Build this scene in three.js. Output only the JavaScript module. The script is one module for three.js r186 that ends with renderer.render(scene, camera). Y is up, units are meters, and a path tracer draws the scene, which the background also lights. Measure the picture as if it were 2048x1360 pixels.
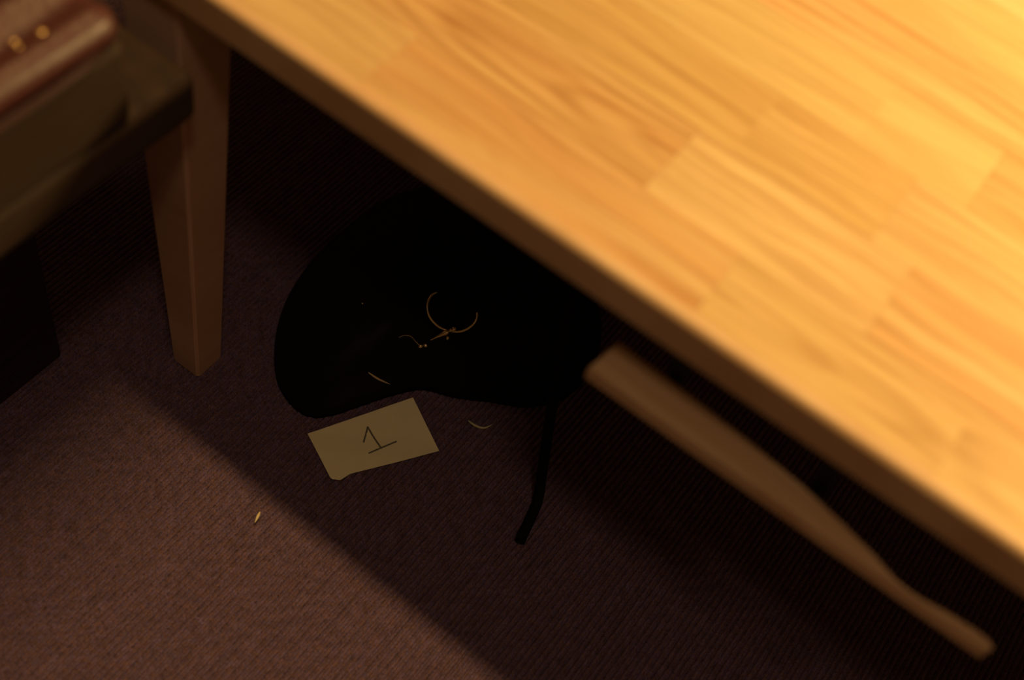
import * as THREE from 'three';
import { RoundedBoxGeometry } from 'three/addons/geometries/RoundedBoxGeometry.js';
import { ImprovedNoise } from 'three/addons/math/ImprovedNoise.js';
import { RectAreaLightUniformsLib } from 'three/addons/lights/RectAreaLightUniformsLib.js';
import { mergeGeometries, mergeVertices } from 'three/addons/utils/BufferGeometryUtils.js';

// ---------------------------------------------------------------- camera, lights, exposure
const scene = new THREE.Scene();
scene.background = new THREE.Color(0x000000);
const camera = new THREE.PerspectiveCamera(2 * THREE.MathUtils.radToDeg(Math.atan(680 / 2587.8)), 2048 / 1360, 0.05, 20);
camera.position.set(0, 1.0, 0);
camera.rotation.set(-0.961875, 0.383492, 0.300577, 'YXZ');
camera.focus = 1.13;
camera.userData.fStop = 2.6;
camera.updateMatrixWorld(true);

const renderer = new THREE.WebGLRenderer({ antialias: true });
renderer.toneMapping = THREE.LinearToneMapping;
renderer.toneMappingExposure = 0.0275;
renderer.shadowMap.enabled = true;

RectAreaLightUniformsLib.init();
const WARM = [1.0, 0.64, 0.24];
const STRIP = { at: [-0.28, 2.30, -0.566], size: [0.75, 0.07], power: 5900, color: WARM };     // strip lamp on the ceiling, parallel to the table's edge
const TABLE_LAMP = { at: [0.42, 0.76, -0.90], power: 98, color: [1.0, 0.69, 0.27] };                         // globe lamp standing on the table, right of the frame
const ROOM_LAMP = { at: [0.30, 2.25, 0.25], power: 41, color: [1.0, 0.70, 0.46] };              // round ceiling lamp above the viewer

// ---------------------------------------------------------------- helpers
let seed = 20240;
const rnd = () => { seed = (seed * 1664525 + 1013904223) >>> 0; return seed / 4294967296; };
const perlin = new ImprovedNoise();
const noise = (x, y, z = 0) => perlin.noise(x, y, z);
const rgb = (r, g, b) => new THREE.Color().setRGB(r, g, b);
const std = (c, roughness = 0.7, more = {}) => new THREE.MeshStandardMaterial({ color: c, roughness, ...more });
const phys = (c, roughness = 0.7, more = {}) => new THREE.MeshPhysicalMaterial({ color: c, roughness, ...more });

function mesh(name, geometry, material, parent = scene) {
  const m = new THREE.Mesh(geometry, material);
  m.name = name; m.castShadow = m.receiveShadow = true;
  parent.add(m);
  return m;
}
function thing(name, label, category, pos = [0, 0, 0], group) {
  const g = new THREE.Group();
  g.name = name; g.position.set(...pos);
  g.userData = { label, category };
  if (group) g.userData.group = group;
  scene.add(g);
  return g;
}
function tag(o, label, category, group) {
  o.userData.label = label; o.userData.category = category;
  if (group) o.userData.group = group;
  return o;
}
function struct(name, geometry, material, label) {
  const m = mesh(name, geometry, material);
  m.userData = { kind: 'structure', label, category: name.split('_')[0] };
  return m;
}
function box(x0, x1, y0, y1, z0, z1) {
  const g = new THREE.BoxGeometry(x1 - x0, y1 - y0, z1 - z0);
  g.translate((x0 + x1) / 2, (y0 + y1) / 2, (z0 + z1) / 2);
  return g;
}
function rbox(x0, x1, y0, y1, z0, z1, r, seg = 3) {
  const g = new RoundedBoxGeometry(x1 - x0, y1 - y0, z1 - z0, seg, r);
  g.translate((x0 + x1) / 2, (y0 + y1) / 2, (z0 + z1) / 2);
  return g;
}
// a texture of w x h texels from f(u, v) -> [r, g, b] linear
function colorTexture(w, h, f, repeat = true) {
  const d = new Uint8Array(w * h * 4), c = new THREE.Color();
  for (let j = 0; j < h; j++) for (let i = 0; i < w; i++) {
    const [r, g, b] = f(i / w, j / h);
    c.setRGB(r, g, b).convertLinearToSRGB();
    const k = 4 * (j * w + i);
    d[k] = 255 * Math.min(1, Math.max(0, c.r)); d[k + 1] = 255 * Math.min(1, Math.max(0, c.g)); d[k + 2] = 255 * Math.min(1, Math.max(0, c.b)); d[k + 3] = 255;
  }
  const t = new THREE.DataTexture(d, w, h, THREE.RGBAFormat);
  t.colorSpace = THREE.SRGBColorSpace; t.magFilter = THREE.LinearFilter; t.minFilter = THREE.LinearFilter;
  t.wrapS = t.wrapT = repeat ? THREE.RepeatWrapping : THREE.ClampToEdgeWrapping;
  t.needsUpdate = true;
  return t;
}
function grayTexture(w, h, f) {
  const d = new Uint8Array(w * h * 4);
  for (let j = 0; j < h; j++) for (let i = 0; i < w; i++) {
    const k = 4 * (j * w + i), v = 255 * Math.min(1, Math.max(0, f(i / w, j / h)));
    d[k] = d[k + 1] = d[k + 2] = v; d[k + 3] = 255;
  }
  const t = new THREE.DataTexture(d, w, h, THREE.RGBAFormat);
  t.magFilter = THREE.LinearFilter; t.minFilter = THREE.LinearFilter; t.wrapS = t.wrapT = THREE.RepeatWrapping; t.needsUpdate = true;
  return t;
}

// ---------------------------------------------------------------- room shell
const ROOM = { x0: -1.42, x1: 1.45, z0: -1.06, z1: 2.2, h: 2.45 };
const wallMat = std(rgb(0.16, 0.125, 0.10), 0.9);
const ceilMat = std(rgb(0.30, 0.27, 0.23), 0.95);
{
  const { x0, x1, z0, z1, h } = ROOM, w = 0.12;
  struct('wall_left', box(x0 - w, x0, -0.1, h + w, z0 - w, z1 + w), wallMat, 'plain wall behind the sofa');
  struct('wall_right', box(x1, x1 + w, -0.1, h + w, z0 - w, z1 + w), wallMat, 'plain wall at the far end of the table');
  struct('wall_back', box(x0, x1, -0.1, h + w, z0 - w, z0), wallMat, 'plain wall behind the table');
  struct('wall_front', box(x0, x1, -0.1, h + w, z1, z1 + w), wallMat, 'plain wall behind the viewer');
  struct('ceiling', box(x0, x1, h, h + w, z0, z1), ceilMat, 'plain light ceiling');

  const floor = struct('floor', box(x0, x1, -0.1, -0.0075, z0, z1), std(rgb(0.12, 0.08, 0.07), 0.95), 'floor covered with ribbed purple-brown carpet');
  // ribbed carpet: one rib every 5 mm, running away from the viewer, uneven from rib to rib and along its length
  const pitch = 0.0052, pos = [], uv = [], idx = [];
  const n = Math.floor((x1 - x0) / pitch), prof = [[0, 0], [0.16, 0.6], [0.36, 0.97], [0.64, 1], [0.84, 0.62]];
  const zs = [z0];
  for (let z = -0.72; z < 0.06; z += 0.02) zs.push(z);
  zs.push(z1);
  let cols = 0;
  for (let r = 0; r <= n; r++) for (const [f, k] of prof) {
    const x = x0 + (r + f) * pitch, lift = 0.8 + 0.2 * noise(r * 0.77, 3.3);
    for (const z of zs) {
      const wob = 0.0008 * noise(r * 0.9, z * 22, 5.1), up = 0.75 + 0.35 * noise(r * 1.31, z * 31, 8.8);
      pos.push(x + wob, -0.0052 + 0.0052 * Math.min(1, k * lift * (0.65 + 0.45 * up)), z);
      uv.push(x, z);
    }
    cols++;
  }
  const m = zs.length;
  for (let c = 0; c < cols - 1; c++) for (let j = 0; j < m - 1; j++) {
    const a = c * m + j, b = a + m;
    idx.push(a, a + 1, b, b, a + 1, b + 1);
  }
  const g = new THREE.BufferGeometry();
  g.setAttribute('position', new THREE.Float32BufferAttribute(pos, 3));
  g.setAttribute('uv', new THREE.Float32BufferAttribute(uv, 2));
  g.setIndex(idx); g.computeVertexNormals();
  // heather yarn: brown, wine and grey-violet fibres
  const wave = (u, v, k, s) => noise(Math.cos(u * 6.2832) * k + s, Math.sin(u * 6.2832) * k + Math.cos(v * 6.2832) * k, Math.sin(v * 6.2832) * k);
  const cells = [];
  for (let i = 0; i < 512 * 512; i++) cells.push(rnd());
  const ct = colorTexture(512, 512, (u, v) => {
    const i = Math.floor(u * 512), j = Math.floor(v * 512);
    const a = cells[j * 512 + i], b = cells[((j >> 2) * 512) + (i >> 1)], big = 1 + 0.25 * wave(u, v, 5, 3);
    const t = 1.06 * (0.40 + 0.60 * a + 0.35 * (b - 0.5)) * big;
    const p = b < 0.33 ? [0.205, 0.118, 0.180] : b < 0.7 ? [0.200, 0.108, 0.120] : [0.165, 0.108, 0.200];
    return [p[0] * t, p[1] * t, p[2] * t];
  });
  ct.repeat.set(4, 4);
  const bt = grayTexture(512, 512, (u, v) => 0.6 * cells[(Math.floor(v * 512)) * 512 + Math.floor(u * 512)] + 0.4 * cells[(Math.floor(v * 256)) * 512 + Math.floor(u * 256)]);
  bt.repeat.set(4, 4);
  mesh('carpet', g, std(rgb(1, 1, 1), 1, { map: ct, bumpMap: bt, bumpScale: 0.0012 }), floor);
}

// ---------------------------------------------------------------- coffee table
const TOP = 0.47, THICK = 0.028, EDGE = -0.414, PITCH = 0.0615, LEFT = -0.735, RIGHT = 1.36, ROWS = 10;
const table = thing('coffee_table', 'pale wooden table with glued stave top and square tapered legs', 'table', [0, 0, 0]);

// beech staves: fine streaks along the length, some with arched cathedral figure
function woodTexture(s, { streak = 0.16, arch = 0, tone = [0.70, 0.50, 0.245], red = 0 }) {
  return colorTexture(512, 128, (u, v) => {
    const x = u * 5, y = v;
    const warp = 0.12 * noise(x * 0.5, y * 2, s) + 0.05 * noise(x * 1.7, y * 5, s + 9);
    let g = 0.55 * noise(x * 0.55, (y + warp) * 11, s + 1) + 0.3 * noise(x * 1.1, (y + warp) * 26, s + 2) + 0.2 * noise(x * 6, y * 70, s + 3);
    if (arch) {
      const d = Math.hypot((x - 3.2 + 0.3 * noise(x, y * 3, s)) * 0.17, (y - 0.5 + 0.15 * noise(x * 0.4, 0, s + 5)));
      g += arch * (0.5 + 0.5 * Math.cos(d * 46 + 2 * noise(x * 0.8, y * 2, s + 7))) ** 2 * -0.8;
    }
    const t = 1 + streak * g * 1.9 + 0.07 * noise(x * 0.4, y * 1.5, s + 11), h = red * (0.5 + noise(x * 0.4, y * 4, s + 13));
    return [tone[0] * t ** 0.7 * (1 + 0.05 * h), tone[1] * t * (1 - 0.14 * h), tone[2] * t ** 1.3 * (1 - 0.25 * h)];
  }, true);
}
const woods = [
  woodTexture(11.3, { streak: 0.24, tone: [0.72, 0.47, 0.21] }),
  woodTexture(23.7, { streak: 0.30, tone: [0.68, 0.42, 0.185], red: 0.5 }),
  woodTexture(31.1, { streak: 0.26, arch: 0.6, tone: [0.68, 0.42, 0.18], red: 0.3 }),
  woodTexture(47.9, { streak: 0.34, tone: [0.73, 0.48, 0.22] }),
  woodTexture(58.2, { streak: 0.26, tone: [0.66, 0.415, 0.165] }),
  woodTexture(63.4, { streak: 0.18, tone: [0.75, 0.52, 0.225] }),
  woodTexture(75.5, { streak: 0.30, tone: [0.73, 0.475, 0.215], red: 0.6 }),
  woodTexture(82.6, { streak: 0.24, arch: 0.5, tone: [0.72, 0.475, 0.205] }),
  woodTexture(95.8, { streak: 0.10, tone: [0.78, 0.59, 0.29] }),
];
const woodMats = woods.map((t) => phys(rgb(0.76, 0.77, 0.77), 0.5, { map: t, specularIntensity: 0.5 }));
const flatWood = phys(rgb(0.56, 0.35, 0.17), 0.55, { map: null, specularIntensity: 0.5 });
const legWood = (() => { const t = woodTexture(120.4, { streak: 0.22, tone: [0.52, 0.34, 0.23], red: 0.4 }); t.repeat.set(1, 1); return phys(rgb(1, 1, 1), 0.55, { map: t, specularIntensity: 0.5 }); })();
{
  const depth = ROWS * PITCH, back = EDGE - depth, y0 = TOP - THICK;
  const core = mesh('tabletop', box(LEFT + 0.004, RIGHT - 0.004, y0, TOP - 0.008, back + 0.004, EDGE - 0.004), flatWood, table);
  // front and side edge bands with a softly rounded upper arris
  const band = (len) => {
    const s = new THREE.Shape(), r = 0.0045;
    s.moveTo(0, 0.001); s.lineTo(0, THICK - r); s.absarc(-r, THICK - r, r, 0, Math.PI / 2, false);
    s.lineTo(-0.0085, THICK); s.lineTo(-0.0085, 0); s.lineTo(-0.001, 0); s.closePath();
    const g = new THREE.ExtrudeGeometry(s, { depth: len, bevelEnabled: false, curveSegments: 8 });
    return g;
  };
  const place = (g, turn, x, z) => { g.rotateY(turn); g.translate(x, y0, z); return g; };
  const edgeTex = woodTexture(140.2, { streak: 0.2, tone: [0.56, 0.37, 0.20], red: 0.3 });
  const edgeMat = phys(rgb(1, 1, 1), 0.55, { map: edgeTex, specularIntensity: 0.5 });
  mesh('edge_band', place(band(RIGHT - LEFT), -Math.PI / 2, RIGHT, EDGE), edgeMat, core);
  mesh('edge_band', place(band(RIGHT - LEFT), Math.PI / 2, LEFT, back), edgeMat, core);
  mesh('edge_band', place(band(depth - 0.018), Math.PI, LEFT, EDGE - 0.009), edgeMat, core);
  mesh('edge_band', place(band(depth - 0.018), 0, RIGHT, back + 0.009), edgeMat, core);

  // every stave of the top; the first rows have their butt joints where the photograph shows them
  const rows = [
    [[-0.726, -0.496, 5], [-0.496, -0.305, 0], [-0.305, -0.077, 1], [-0.077, 0.15, 7], [0.15, 0.42, 3], [0.42, 0.64, 0], [0.64, 1.351, 7]],
    [[-0.726, -0.496, 5], [-0.496, -0.37, 5], [-0.37, -0.143, 2], [-0.143, 0.0, 3], [0.0, 0.25, 1], [0.25, 0.52, 4], [0.52, 1.351, 0]],
    [[-0.726, -0.496, 5], [-0.496, -0.29, 7], [-0.29, -0.027, 4], [-0.027, 0.22, 0], [0.22, 0.50, 5], [0.50, 1.351, 6]],
    [[-0.726, -0.496, 5], [-0.496, -0.26, 6], [-0.26, 0.005, 5], [0.005, 0.21, 6], [0.21, 0.55, 3], [0.55, 1.351, 4]],
    [[-0.726, -0.496, 5], [-0.496, -0.35, 4], [-0.35, 0.06, 6], [0.06, 0.33, 0], [0.33, 0.6, 8], [0.6, 1.351, 1]],
    [[-0.726, -0.496, 5], [-0.496, -0.22, 3], [-0.22, 0.10, 5], [0.10, 0.40, 7], [0.40, 1.351, 5]],
  ];
  while (rows.length < ROWS) {
    const row = []; let x = -0.726;
    while (x < 1.351) { let e = x + 0.2 + 0.14 * rnd(); if (e > 1.24) e = 1.351; row.push([x, e, rows.length === 6 && e < 0.2 ? 8 : Math.floor(rnd() * 9)]); x = e; }
    rows.push(row);
  }
  rows.forEach((row, k) => {
    const za = EDGE - k * PITCH - (k === 0 ? 0.0086 : 0), zb = EDGE - (k + 1) * PITCH + (k === ROWS - 1 ? 0.0086 : 0), g0 = 0.00003;
    for (const [a, b, w] of row) {
      const lift = 0.00015 * rnd();
      const g = rbox(a + g0, b - g0, TOP - 0.0082, TOP - 0.0002 + lift, zb + g0, za - g0, 0.0002, 1);
      const p = g.attributes.position, uv = g.attributes.uv, off = 3 * rnd();
      for (let i = 0; i < p.count; i++) uv.setXY(i, (p.getX(i) - a) / 0.42 + off, (p.getZ(i) - zb) / PITCH);
      mesh('stave', g, woodMats[w], core);
    }
  });

  // square legs, tapering on their two inner sides
  const leg = (cx, cz, sx, sz) => {           // (cx, cz): the corner that stays plumb; sx, sz: directions of the leg's body from it
    const g = new THREE.BufferGeometry(), hTop = y0, v = [], uvs = [], ch = 0.0022;
    const ring = (y, w) => {
      const q = [[0, ch], [ch, 0], [w - ch, 0], [w, ch], [w, w - ch], [w - ch, w], [ch, w], [0, w - ch]];
      return q.map(([a, b]) => [cx + sx * a, y, cz + sz * b]);
    };
    const rings = [ring(0, 0.029), ring(0.002, 0.0305), ring(0.21, 0.0405), ring(hTop, 0.0515)];
    for (const r of rings) { r.push(r[0]); r.forEach((p, i) => { v.push(...p); uvs.push(p[1] / 0.42, 0.2 + 0.6 * (i % 2 ? (i + 1) / 8 : i / 8)); }); }
    const id = [], flip = sx * sz > 0;
    for (let j = 0; j < rings.length - 1; j++) for (let i = 0; i < 8; i++) {
      const a = j * 9 + i, b = a + 1, c = a + 9, d = c + 1;
      flip ? id.push(a, c, b, b, c, d) : id.push(a, b, c, b, d, c);
    }
    const cap = v.length / 3; rings[0].slice(0, 8).forEach((p) => { v.push(...p); uvs.push(0, 0); });
    for (let i = 1; i < 7; i++) flip ? id.push(cap, cap + i, cap + i + 1) : id.push(cap, cap + i + 1, cap + i);
    g.setAttribute('position', new THREE.Float32BufferAttribute(v, 3)); g.setAttribute('uv', new THREE.Float32BufferAttribute(uvs, 2));
    g.setIndex(id);
    const flat = g.toNonIndexed(); flat.computeVertexNormals();
    return flat;
  };
  mesh('leg', leg(-0.445, -0.423, -1, -1), legWood, table);
  mesh('leg', leg(1.30, -0.423, 1, -1), legWood, table);
  mesh('leg', leg(-0.445, back + 0.009, -1, 1), legWood, table);
  mesh('leg', leg(1.30, back + 0.009, 1, 1), legWood, table);

  // slim pale slat carried under the front edge, widest at its left end
  const s = new THREE.Shape(), D = 0.62;
  const back_ = [[-0.1125, -0.4425], [-0.062, -0.441], [-0.0165, -0.438], [0.02, -0.434], [0.052, -0.4282], [0.072, -0.4240], [0.082, -0.4208], [0.090, -0.4185], [0.098, -0.4176], [0.106, -0.4178], [0.114, -0.4190], [0.124, -0.4206], [0.138, -0.4216], [0.147, -0.4214], [0.1505, -0.4192]];
  s.moveTo(-0.1158, -0.4166);
  back_.forEach(([x, z]) => s.lineTo(x, z));
  s.lineTo(0.1495, -0.4166); s.closePath();
  const sg = new THREE.ExtrudeGeometry(s, { depth: 0.010, bevelEnabled: true, bevelThickness: 0.0008, bevelSize: 0.0008, bevelSegments: 2, curveSegments: 6 });
  sg.rotateX(Math.PI / 2); sg.scale(1, 1, 1);
  // the shape's y became z (x, y, z) -> (x, -z, y): lift to its height
  sg.translate(0, 1 - D, 0);
  const p = sg.attributes.position, uv = sg.attributes.uv;
  for (let i = 0; i < p.count; i++) uv.setXY(i, p.getX(i) / 0.42, (p.getZ(i) + 0.45) / PITCH);
  const slat = mesh('slat', sg, edgeMat, table);
  const dark = std(rgb(0.02, 0.017, 0.015), 0.6);
  for (const x of [-0.075, 0.03]) {
    mesh('hanger', mergeGeometries([rbox(x - 0.006, x + 0.006, 1 - D - 0.0155, y0, -0.456, -0.449, 0.001, 1), rbox(x - 0.006, x + 0.006, 1 - D - 0.0155, 1 - D - 0.0118, -0.4535, -0.425, 0.001, 1)]), dark, slat);
  }
}

// ---------------------------------------------------------------- sofa corner
{
  const sofa = thing('sofa', 'sofa corner with wooden frame darkened to stand in for shade, a reddish-brown leather pad and brass studs beside the table', 'sofa', [0, 0, 0]);
  const zEnd = 0.95, xEnd = -1.35, shadeDarkWood = phys(rgb(1, 1, 1), 0.65, { specularIntensity: 0.25 });
  {
    const t = colorTexture(256, 64, (u, v) => { const k = 1 + 0.5 * noise(u * 6, v * 40, 3.1) + 0.3 * noise(u * 20, v * 90, 5.2); return [0.036 * k, 0.022 * k, 0.0155 * k]; });  // frame wood toned near black: the shade below the pad is put into its colour
    t.repeat.set(3, 3); shadeDarkWood.map = t;
  }
  mesh('plinth', rbox(xEnd, -0.546, 0, 0.372, -0.362, zEnd, 0.003, 2), shadeDarkWood, sofa);
  mesh('seat_rail', rbox(xEnd, -0.414, 0.37, 0.408, -0.408, zEnd, 0.008, 3), shadeDarkWood, sofa);
  // leather pad: a rounded block with slack folds running along its side
  const leather = phys(rgb(0.055, 0.011, 0.010), 0.5, { clearcoat: 0.12, clearcoatRoughness: 0.3 });
  const lt = grayTexture(256, 256, (u, v) => 0.5 + 0.5 * noise(u * 32, v * 32, 4.4));
  lt.repeat.set(8, 8); leather.bumpMap = lt; leather.bumpScale = 0.0006;
  mesh('seat_base', rbox(xEnd, -0.414, 0.406, 0.4705, -0.356, zEnd, 0.008, 3), shadeDarkWood, sofa);
  const x0 = xEnd, x1 = -0.4135, z0 = -0.355, z1 = zEnd, y0 = 0.469, y1 = 0.493, R = 0.0118;
  const fold = (x, z) => { const e = x1 - x; return 0.0042 * Math.sin(e * 190 + 0.3 + 2.0 * noise(z * 9, e * 8, 1)) * Math.exp(-e * 6) * (1 - Math.exp(-e * 90)) + 0.004 * noise(x * 24, z * 8, 6.1); };
  let g = new THREE.BoxGeometry(x1 - x0, y1 - y0, z1 - z0, 190, 10, 230);
  g.translate((x0 + x1) / 2, (y0 + y1) / 2, (z0 + z1) / 2);
  const clamp = THREE.MathUtils.clamp, p = g.attributes.position;
  for (let i = 0; i < p.count; i++) {
    const v = new THREE.Vector3().fromBufferAttribute(p, i);
    const c = new THREE.Vector3(clamp(v.x, x0 + R, x1 - R), clamp(v.y, y0 + R, y1 - R), clamp(v.z, z0 + R, z1 - R));
    const d = v.clone().sub(c), n = d.length() > 1e-9 ? d.clone().normalize() : new THREE.Vector3(0, 1, 0);
    const q = c.add(n.clone().multiplyScalar(R));
    q.y += Math.max(0, n.y) * fold(q.x, q.z);
    p.setXYZ(i, q.x, q.y, q.z);
    g.attributes.uv.setXY(i, q.x, q.z + q.y);
  }
  g = mergeVertices(g, 1e-6); g.computeVertexNormals();
  const cushion = mesh('cushion', g, leather, sofa);
  const py = 0.4708, path = new THREE.CatmullRomCurve3([[-1.3, py, z0 - 0.0005], [-0.6, py, z0 - 0.0005], [-0.455, py, z0 - 0.0005], [x1 - 0.009, py, z0 + 0.009], [x1 + 0.0005, py, z0 + 0.05], [x1 + 0.0005, py, 0.2], [x1 + 0.0005, py, 0.9]].map((q) => new THREE.Vector3(...q)), false, 'catmullrom', 0.2);
  mesh('piping', new THREE.TubeGeometry(path, 120, 0.0024, 8), leather, cushion);
  const brass = phys(rgb(0.72, 0.50, 0.22), 0.5, { metalness: 1 });
  for (const [x, z, r] of [[-0.431, -0.3145, 0.0027], [-0.4315, -0.2995, 0.0019], [-0.4375, -0.3015, 0.0022]]) {
    const sgeo = new THREE.SphereGeometry(r, 14, 8, 0, Math.PI * 2, 0, Math.PI / 2);
    sgeo.scale(1, 0.6, 1); sgeo.translate(x, y1 + fold(x, z) - 0.0004, z);
    mesh('stud', sgeo, brass, cushion);
  }
}

// ---------------------------------------------------------------- black bag on the carpet
const bagOutline = new THREE.CatmullRomCurve3([[-0.385, -0.462], [-0.352, -0.4555], [-0.3375, -0.464], [-0.322, -0.492], [-0.305, -0.525], [-0.290, -0.546], [-0.262, -0.560], [-0.235, -0.578], [-0.205, -0.598], [-0.185, -0.632], [-0.19, -0.69], [-0.235, -0.735], [-0.31, -0.75], [-0.385, -0.735], [-0.438, -0.68], [-0.452, -0.60], [-0.442, -0.535], [-0.418, -0.492]].map(([x, z]) => new THREE.Vector3(x, 0, z)), true).getPoints(140).slice(0, -1).map((p) => [p.x, p.z]);
const bagCentre = [-0.315, -0.622];
function bagRadius(a) {                       // distance from the centre to the outline in direction a
  const dx = Math.cos(a), dz = Math.sin(a);
  let best = 0.05;
  for (let i = 0; i < bagOutline.length; i++) {
    const p = bagOutline[i], q = bagOutline[(i + 1) % bagOutline.length];
    const ex = q[0] - p[0], ez = q[1] - p[1], det = dx * -ez + dz * ex;
    if (Math.abs(det) < 1e-9) continue;
    const px = p[0] - bagCentre[0], pz = p[1] - bagCentre[1];
    const t = (px * -ez + pz * ex) / det, s = (dx * pz - dz * px) / det;
    if (t > 0 && s >= 0 && s <= 1) best = Math.max(best, t);
  }
  return best;
}
function bagHeight(x, z) {
  const dx = x - bagCentre[0], dz = z - bagCentre[1], a = Math.atan2(dz, dx), u = Math.min(1, Math.hypot(dx, dz) / bagRadius(a));
  const front = 0.5 + 0.5 * Math.sin(a);     // slouches towards the card
  return (0.122 - 0.034 * front) * Math.pow(Math.max(0, 1 - Math.pow(u, 2.6)), 0.55) + 0.0025 * noise(x * 60, z * 60, 7.7) * (1 - u ** 6) + 0.006 * noise(x * 22, z * 22, 2.2) * (1 - u * u);
}
let bag;
{
  bag = thing('handbag', 'slouching black bag with small golden metal fittings on the carpet under the table', 'bag', [0, 0, 0]);
  const na = 120, nr = 34, pos = [], uv = [], id = [];
  pos.push(bagCentre[0], bagHeight(...bagCentre), bagCentre[1]); uv.push(...bagCentre);
  for (let j = 1; j <= nr; j++) for (let i = 0; i < na; i++) {
    const a = (i / na) * Math.PI * 2, u = Math.sin((j / nr) * Math.PI / 2), r = bagRadius(a) * u;
    const x = bagCentre[0] + Math.cos(a) * r, z = bagCentre[1] + Math.sin(a) * r;
    pos.push(x, j === nr ? 0.0002 : Math.max(0.0004, bagHeight(x, z)), z); uv.push(x, z);
  }
  for (let i = 0; i < na; i++) id.push(0, 1 + (i + 1) % na, 1 + i);
  for (let j = 0; j < nr - 1; j++) for (let i = 0; i < na; i++) { const a = 1 + j * na + i, b = 1 + j * na + (i + 1) % na; id.push(a, b, a + na, b, b + na, a + na); }
  const c = pos.length / 3; pos.push(bagCentre[0], 0.0002, bagCentre[1]); uv.push(...bagCentre);
  for (let i = 0; i < na; i++) id.push(c, 1 + (nr - 1) * na + i, 1 + (nr - 1) * na + (i + 1) % na);
  const g = new THREE.BufferGeometry();
  g.setAttribute('position', new THREE.Float32BufferAttribute(pos, 3)); g.setAttribute('uv', new THREE.Float32BufferAttribute(uv, 2));
  g.setIndex(id); g.computeVertexNormals();
  const black = phys(rgb(0.009, 0.0085, 0.009), 0.6, { specularIntensity: 0.15 });
  const body = mesh('body', g, black, bag);
  const brass = phys(rgb(1.0, 0.84, 0.50), 0.28, { metalness: 1 });
  const V = (a) => new THREE.Vector3(...a);
  // ring lying on the leather, its far side tucked into a fold
  const ringPts = [[-0.3183, 0.0862, -0.5820], [-0.3161, 0.0832, -0.5715], [-0.3103, 0.0782, -0.5672], [-0.3023, 0.0720, -0.5675], [-0.2942, 0.0692, -0.5699], [-0.2821, 0.0707, -0.5762], [-0.2769, 0.0749, -0.5822], [-0.2756, 0.0799, -0.5886], [-0.2776, 0.0828, -0.5932], [-0.2850, 0.0800, -0.6010], [-0.2980, 0.0800, -0.6030], [-0.3120, 0.0800, -0.5960]];
  mesh('ring', new THREE.TubeGeometry(new THREE.CatmullRomCurve3(ringPts.map(V), true), 90, 0.0011, 10, true), brass, bag);
  // drop-shaped pull with small beads at its thick end
  const drop = (a, b, pts) => {
    const A = V(a), B = V(b), d = B.clone().sub(A), g = new THREE.LatheGeometry(pts.map(([r, t]) => new THREE.Vector2(r, t * d.length())), 18);
    g.applyQuaternion(new THREE.Quaternion().setFromUnitVectors(new THREE.Vector3(0, 1, 0), d.clone().normalize())); g.translate(A.x, A.y, A.z);
    return g;
  };
  const pull = mesh('pull', drop([-0.2988, 0.0606, -0.5578], [-0.2891, 0.0699, -0.5716], [[0.0001, 0], [0.0007, 0.03], [0.0010, 0.25], [0.0017, 0.5], [0.0025, 0.75], [0.0022, 0.9], [0.0012, 0.98], [0.0001, 1]]), brass, bag);
  for (const [x, y, z, r] of [[-0.2884, 0.0712, -0.5722, 0.0017], [-0.2868, 0.0724, -0.5740, 0.0023], [-0.2876, 0.0643, -0.5680, 0.0018]]) mesh('bead', new THREE.SphereGeometry(r, 16, 10).translate(x, y, z), brass, pull);
  for (const [x, y, z, r] of [[-0.3026, 0.0566, -0.5496, 0.0021], [-0.2997, 0.0568, -0.5532, 0.0019], [-0.3598, 0.0786, -0.5370, 0.0007]]) mesh('stud', new THREE.SphereGeometry(r, 16, 10).scale(1.25, 1, 1).translate(x, y, z), brass, bag);
  mesh('chain', new THREE.TubeGeometry(new THREE.CatmullRomCurve3([[-0.3176, 0.0692, -0.5366], [-0.3160, 0.0694, -0.5405], [-0.3120, 0.0672, -0.5455], [-0.3070, 0.0610, -0.5480], [-0.3032, 0.0567, -0.5494]].map(V)), 40, 0.00045, 8), brass, bag);
}

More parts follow.
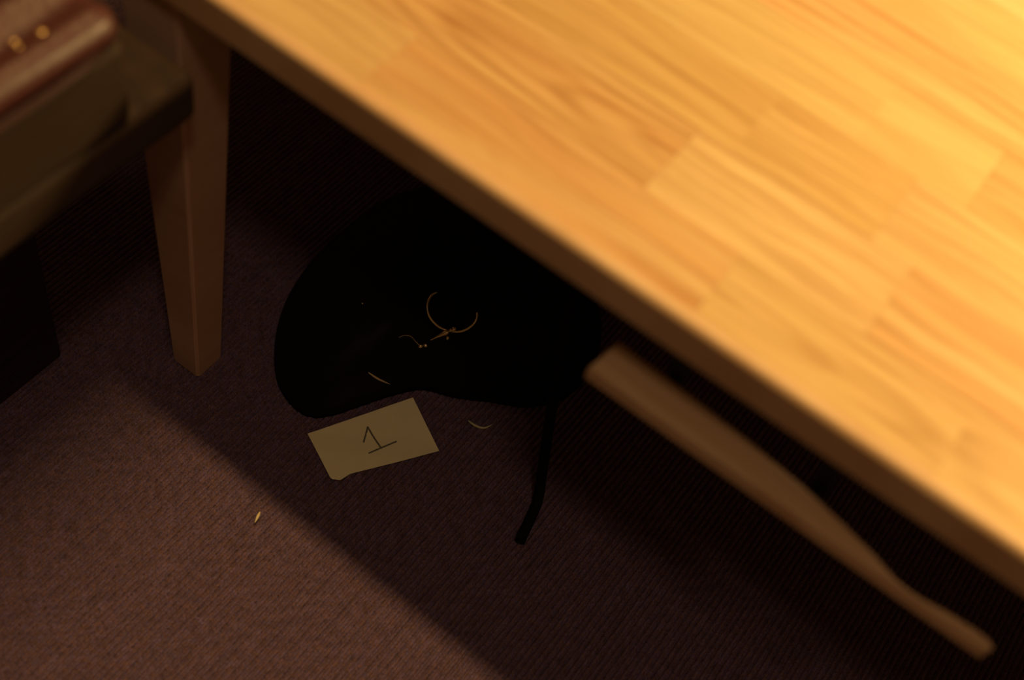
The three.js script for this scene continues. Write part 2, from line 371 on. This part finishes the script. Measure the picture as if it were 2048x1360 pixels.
// ---------------------------------------------------------------- card with a handwritten 1
{
  // corners on the carpet, in metres; the front corner is clipped and curls a little
  const out = [[-0.3365, -0.4439], [-0.2898, -0.5323], [-0.2394, -0.5069], [-0.2555, -0.4800], [-0.283, -0.4377], [-0.2854, -0.4273], [-0.2920, -0.4232], [-0.2965, -0.4250]];
  const o = new THREE.Vector2(...out[0]), ua = new THREE.Vector2(out[1][0] - out[0][0], out[1][1] - out[0][1]), L = ua.length();
  ua.normalize(); const va = new THREE.Vector2(-ua.y, ua.x), W = 0.0575;
  const local = out.map(([x, z]) => { const d = new THREE.Vector2(x, z).sub(o); return [d.dot(ua), d.dot(va)]; });
  const inside = (a, b) => { let k = false; for (let i = 0, j = local.length - 1; i < local.length; j = i++) { const [xi, yi] = local[i], [xj, yj] = local[j]; if ((yi > b) !== (yj > b) && a < ((xj - xi) * (b - yi)) / (yj - yi) + xi) k = !k; } return k; };
  // width of the card at each position along its length, so that a grid can follow the outline
  const span = (a) => { const hit = []; for (let i = 0, j = local.length - 1; i < local.length; j = i++) { const [xi, yi] = local[i], [xj, yj] = local[j]; if ((xi <= a && xj > a) || (xj <= a && xi > a)) hit.push(yi + ((a - xi) / (xj - xi)) * (yj - yi)); } return [Math.min(...hit), Math.max(...hit)]; };
  const amin = Math.min(...local.map((p) => p[0])) + 1e-5, amax = Math.max(...local.map((p) => p[0])) - 1e-5;
  const nu = 90, nv = 30, pos = [], uv = [], id = [];
  // one soft crease runs across the card; both halves rise a little from it, and the front corner curls
  const c0 = new THREE.Vector2(-0.3315, -0.4495), cd = new THREE.Vector2(-0.2475, -0.5115).sub(c0).normalize();
  const rise = (a, b) => {
    const x = o.x + ua.x * a + va.x * b - c0.x, z = o.y + ua.y * a + va.y * b - c0.y, d = x * cd.y - z * cd.x;   // d > 0 beyond the crease
    const soft = Math.sqrt(d * d + 9e-6) - 0.003;
    return 0.0008 + (d > 0 ? 0.10 * soft : 0.085 * Math.min(soft, 0.016) * 1) + 0.0030 * Math.max(0, b / W - 0.8) * (1 - a / L) + 0.0003 * noise(a * 60, b * 60, 3);
  };
  for (const under of [0, 1]) for (let i = 0; i <= nu; i++) {
    const a = amin + (amax - amin) * (i / nu), [b0, b1] = span(a);
    for (let j = 0; j <= nv; j++) {
      const b = b0 + (b1 - b0) * (j / nv), x = o.x + ua.x * a + va.x * b, z = o.y + ua.y * a + va.y * b;
      pos.push(x, rise(a, b) - under * 0.00035, z); uv.push(a / L, b / W);
    }
  }
  const off = (nu + 1) * (nv + 1), at = (i, j, u) => u * off + i * (nv + 1) + j;
  const flip = true;
  for (let i = 0; i < nu; i++) for (let j = 0; j < nv; j++) {
    const q = [at(i, j, 0), at(i + 1, j, 0), at(i, j + 1, 0), at(i + 1, j + 1, 0)], r = q.map((k) => k + off);
    id.push(q[0], q[2], q[1], q[1], q[2], q[3], r[0], r[1], r[2], r[1], r[3], r[2]);
  }
  const rim = (k, l) => id.push(k, l, k + off, l, l + off, k + off, k, k + off, l, l, k + off, l + off);
  for (let i = 0; i < nu; i++) { rim(at(i, 0, 0), at(i + 1, 0, 0)); rim(at(i, nv, 0), at(i + 1, nv, 0)); }
  for (let j = 0; j < nv; j++) { rim(at(0, j, 0), at(0, j + 1, 0)); rim(at(nu, j, 0), at(nu, j + 1, 0)); }
  const g = new THREE.BufferGeometry();
  g.setAttribute('position', new THREE.Float32BufferAttribute(pos, 3)); g.setAttribute('uv', new THREE.Float32BufferAttribute(uv, 2));
  g.setIndex(id); g.computeVertexNormals();
  // ink strokes of the digit, in metres on the card: flag, stem, foot
  const pt = (x, z) => { const d = new THREE.Vector2(x, z).sub(o); return [d.dot(ua), d.dot(va)]; };
  const apex = pt(-0.3015, -0.4833), strokes = [[apex, pt(-0.2948, -0.4698)], [apex, pt(-0.2792, -0.4749)], [pt(-0.2839, -0.4642), pt(-0.2738, -0.4891)]];
  const seg = (a, b, [p, q]) => { const dx = q[0] - p[0], dy = q[1] - p[1], t = Math.min(1, Math.max(0, ((a - p[0]) * dx + (b - p[1]) * dy) / (dx * dx + dy * dy))); return Math.hypot(a - p[0] - t * dx, b - p[1] - t * dy); };
  const tex = colorTexture(1024, 600, (u, v) => {
    const a = u * L + 0.0002 * noise(u * 40, v * 24, 1), b = v * W + 0.0002 * noise(u * 40, v * 24, 9);
    const d = Math.min(...strokes.map((s) => seg(a, b, s)));
    const ink = Math.min(1, Math.max(0, (0.00098 - d) / 0.0004)) * (0.86 + 0.14 * noise(u * 90, v * 60, 2));
    const f = 1 + 0.035 * noise(u * 9, v * 6, 4) + 0.03 * noise(u * 150, v * 90, 6);
    const paper = [0.92 * f, 0.82 * f, 0.49 * f];
    return paper.map((c, k) => c * (1 - ink) + ink * [0.012, 0.012, 0.016][k]);
  }, false);
  tag(mesh('paper_card', g, std(rgb(1, 1, 1), 0.85, { map: tex })), 'pale yellowish paper card with a handwritten 1 on the carpet', 'card');
}

// ---------------------------------------------------------------- scraps on the floor and a cable
{
  // a splinter: flat, pointed, slightly bent
  const splinter = (pts, w, t) => {
    const c = new THREE.CatmullRomCurve3(pts.map((q) => new THREE.Vector3(...q))), n = 14, pos = [], id = [];
    for (let i = 0; i <= n; i++) {
      const u = i / n, p = c.getPoint(u), d = c.getTangent(u), side = new THREE.Vector3(0, 1, 0).cross(d).normalize(), up = d.clone().cross(side).normalize();
      const k = Math.max(0.05, Math.sin(Math.PI * Math.min(1, 0.12 + u * 0.88)) ** 0.7);
      for (const [a, b] of [[-1, 0], [0, 1], [1, 0], [0, -1]]) pos.push(...p.clone().addScaledVector(side, a * w * k).addScaledVector(up, b * t * k).toArray());
    }
    for (let i = 0; i < n; i++) for (let j = 0; j < 4; j++) { const a = i * 4 + j, b = i * 4 + (j + 1) % 4; id.push(a, b, a + 4, b, b + 4, a + 4); }
    id.push(0, 2, 1, 0, 3, 2); const e = n * 4; id.push(e, e + 1, e + 2, e, e + 2, e + 3);
    const g = new THREE.BufferGeometry(); g.setAttribute('position', new THREE.Float32BufferAttribute(pos, 3)); g.setIndex(id); g.computeVertexNormals();
    return g;
  };
  const straw = phys(rgb(0.72, 0.55, 0.30), 0.6), pale = phys(rgb(0.80, 0.66, 0.36), 0.5), green = phys(rgb(0.50, 0.46, 0.26), 0.5);
  tag(mesh('wood_chip', splinter([[-0.3166, 0.0012, -0.3615], [-0.3148, 0.0020, -0.3570], [-0.3130, 0.0012, -0.3515]], 0.0015, 0.0011), pale), 'tiny pale wood chip on the lit carpet near the shadow edge', 'chip');
  tag(mesh('straw_stalk', splinter([[-0.3222, 0.0452, -0.5042], [-0.3165, 0.0345, -0.5105], [-0.3080, 0.0215, -0.5203]], 0.0014, 0.0009), straw), 'thin straw-coloured stalk lying against the black bag behind the card', 'stalk');
  tag(mesh('leaf_scrap', splinter([[-0.2385, 0.0022, -0.5480], [-0.2305, 0.0014, -0.5490], [-0.2235, 0.0016, -0.5520], [-0.2195, 0.0030, -0.5590]], 0.0016, 0.0009), green), 'small curved dry scrap on the carpet right of the card', 'scrap');

  const pts = [[-0.205, 0.441, -0.565], [-0.190, 0.30, -0.553], [-0.170, 0.14, -0.540], [-0.152, 0.035, -0.532], [-0.143, 0.0052, -0.522], [-0.138, 0.0048, -0.503], [-0.133, 0.0048, -0.482]].map((q) => new THREE.Vector3(...q));
  tag(mesh('power_cable', new THREE.TubeGeometry(new THREE.CatmullRomCurve3(pts), 80, 0.0046, 10), phys(rgb(0.006, 0.006, 0.007), 0.8, { specularIntensity: 0.2 })), 'dark cable hanging from under the table down to the carpet', 'cable');
}

// ---------------------------------------------------------------- lamps (outside the frame)
{
  const [x, y, z] = STRIP.at, [w, d] = STRIP.size, c = rgb(...STRIP.color);
  const lamp = thing('strip_lamp', 'narrow white strip lamp fixed to the ceiling above the table edge', 'lamp', [x, y, z]);
  const white = std(rgb(0.6, 0.6, 0.58), 0.5);
  mesh('diffuser', rbox(-w / 2, w / 2, 0.004, 0.016, -d / 2, d / 2, 0.003, 2), std(rgb(0.9, 0.9, 0.9), 0.5, { emissive: c, emissiveIntensity: 30 }), lamp);
  mesh('housing', rbox(-w / 2 - 0.012, w / 2 + 0.012, 0.014, ROOM.h - y, -d / 2 - 0.01, d / 2 + 0.01, 0.006, 2), white, lamp);
  const l = new THREE.RectAreaLight(c, STRIP.power, w, d);
  l.rotation.x = -Math.PI / 2;
  lamp.add(l);
}
{
  const [x, y, z] = TABLE_LAMP.at, c = rgb(...TABLE_LAMP.color), y0 = TOP + 0.0001 - y;
  const lamp = thing('table_lamp', 'small globe lamp with a round metal foot standing on the table', 'lamp', [x, y, z]);
  const metal = phys(rgb(0.35, 0.33, 0.30), 0.4, { metalness: 1 });
  mesh('globe', new THREE.SphereGeometry(0.05, 32, 20), std(rgb(0.9, 0.9, 0.88), 0.4, { emissive: c, emissiveIntensity: 45 }), lamp).castShadow = false;
  mesh('foot', new THREE.LatheGeometry([[0.0001, 0], [0.07, 0], [0.072, 0.004], [0.066, 0.012], [0.02, 0.020], [0.0001, 0.022]].map((p) => new THREE.Vector2(...p)), 40).translate(0, y0, 0), metal, lamp);
  mesh('stem', new THREE.CylinderGeometry(0.007, 0.008, -y0 - 0.07, 16).translate(0, y0 + 0.018 + (-y0 - 0.07) / 2, 0), metal, lamp);
  mesh('holder', new THREE.LatheGeometry([[0.0001, -0.062], [0.014, -0.060], [0.026, -0.046], [0.0275, -0.0425], [0.0001, -0.046]].map((p) => new THREE.Vector2(...p)), 32), metal, lamp);
  const l = new THREE.PointLight(c, TABLE_LAMP.power, 0, 2);
  l.castShadow = true; l.shadow.radius = 2.5; l.shadow.mapSize.set(1024, 1024); l.shadow.bias = -0.0005;
  lamp.add(l);
}
{
  const [x, y, z] = ROOM_LAMP.at, c = rgb(...ROOM_LAMP.color);
  const lamp = thing('ceiling_lamp', 'round ceiling lamp with a milk glass globe behind the viewer', 'lamp', [x, y, z]);
  mesh('globe', new THREE.SphereGeometry(0.11, 32, 20), std(rgb(0.9, 0.9, 0.88), 0.4, { emissive: c, emissiveIntensity: 60 }), lamp).castShadow = false;
  mesh('base', new THREE.CylinderGeometry(0.07, 0.075, ROOM.h - y - 0.1, 28).translate(0, (ROOM.h - y - 0.1) / 2 + 0.0995, 0), std(rgb(0.3, 0.3, 0.3), 0.5), lamp);
  const l = new THREE.PointLight(c, ROOM_LAMP.power, 0, 2);
  l.castShadow = true; l.shadow.radius = 5; l.shadow.mapSize.set(1024, 1024); l.shadow.bias = -0.0005;
  lamp.add(l);
}

renderer.render(scene, camera);
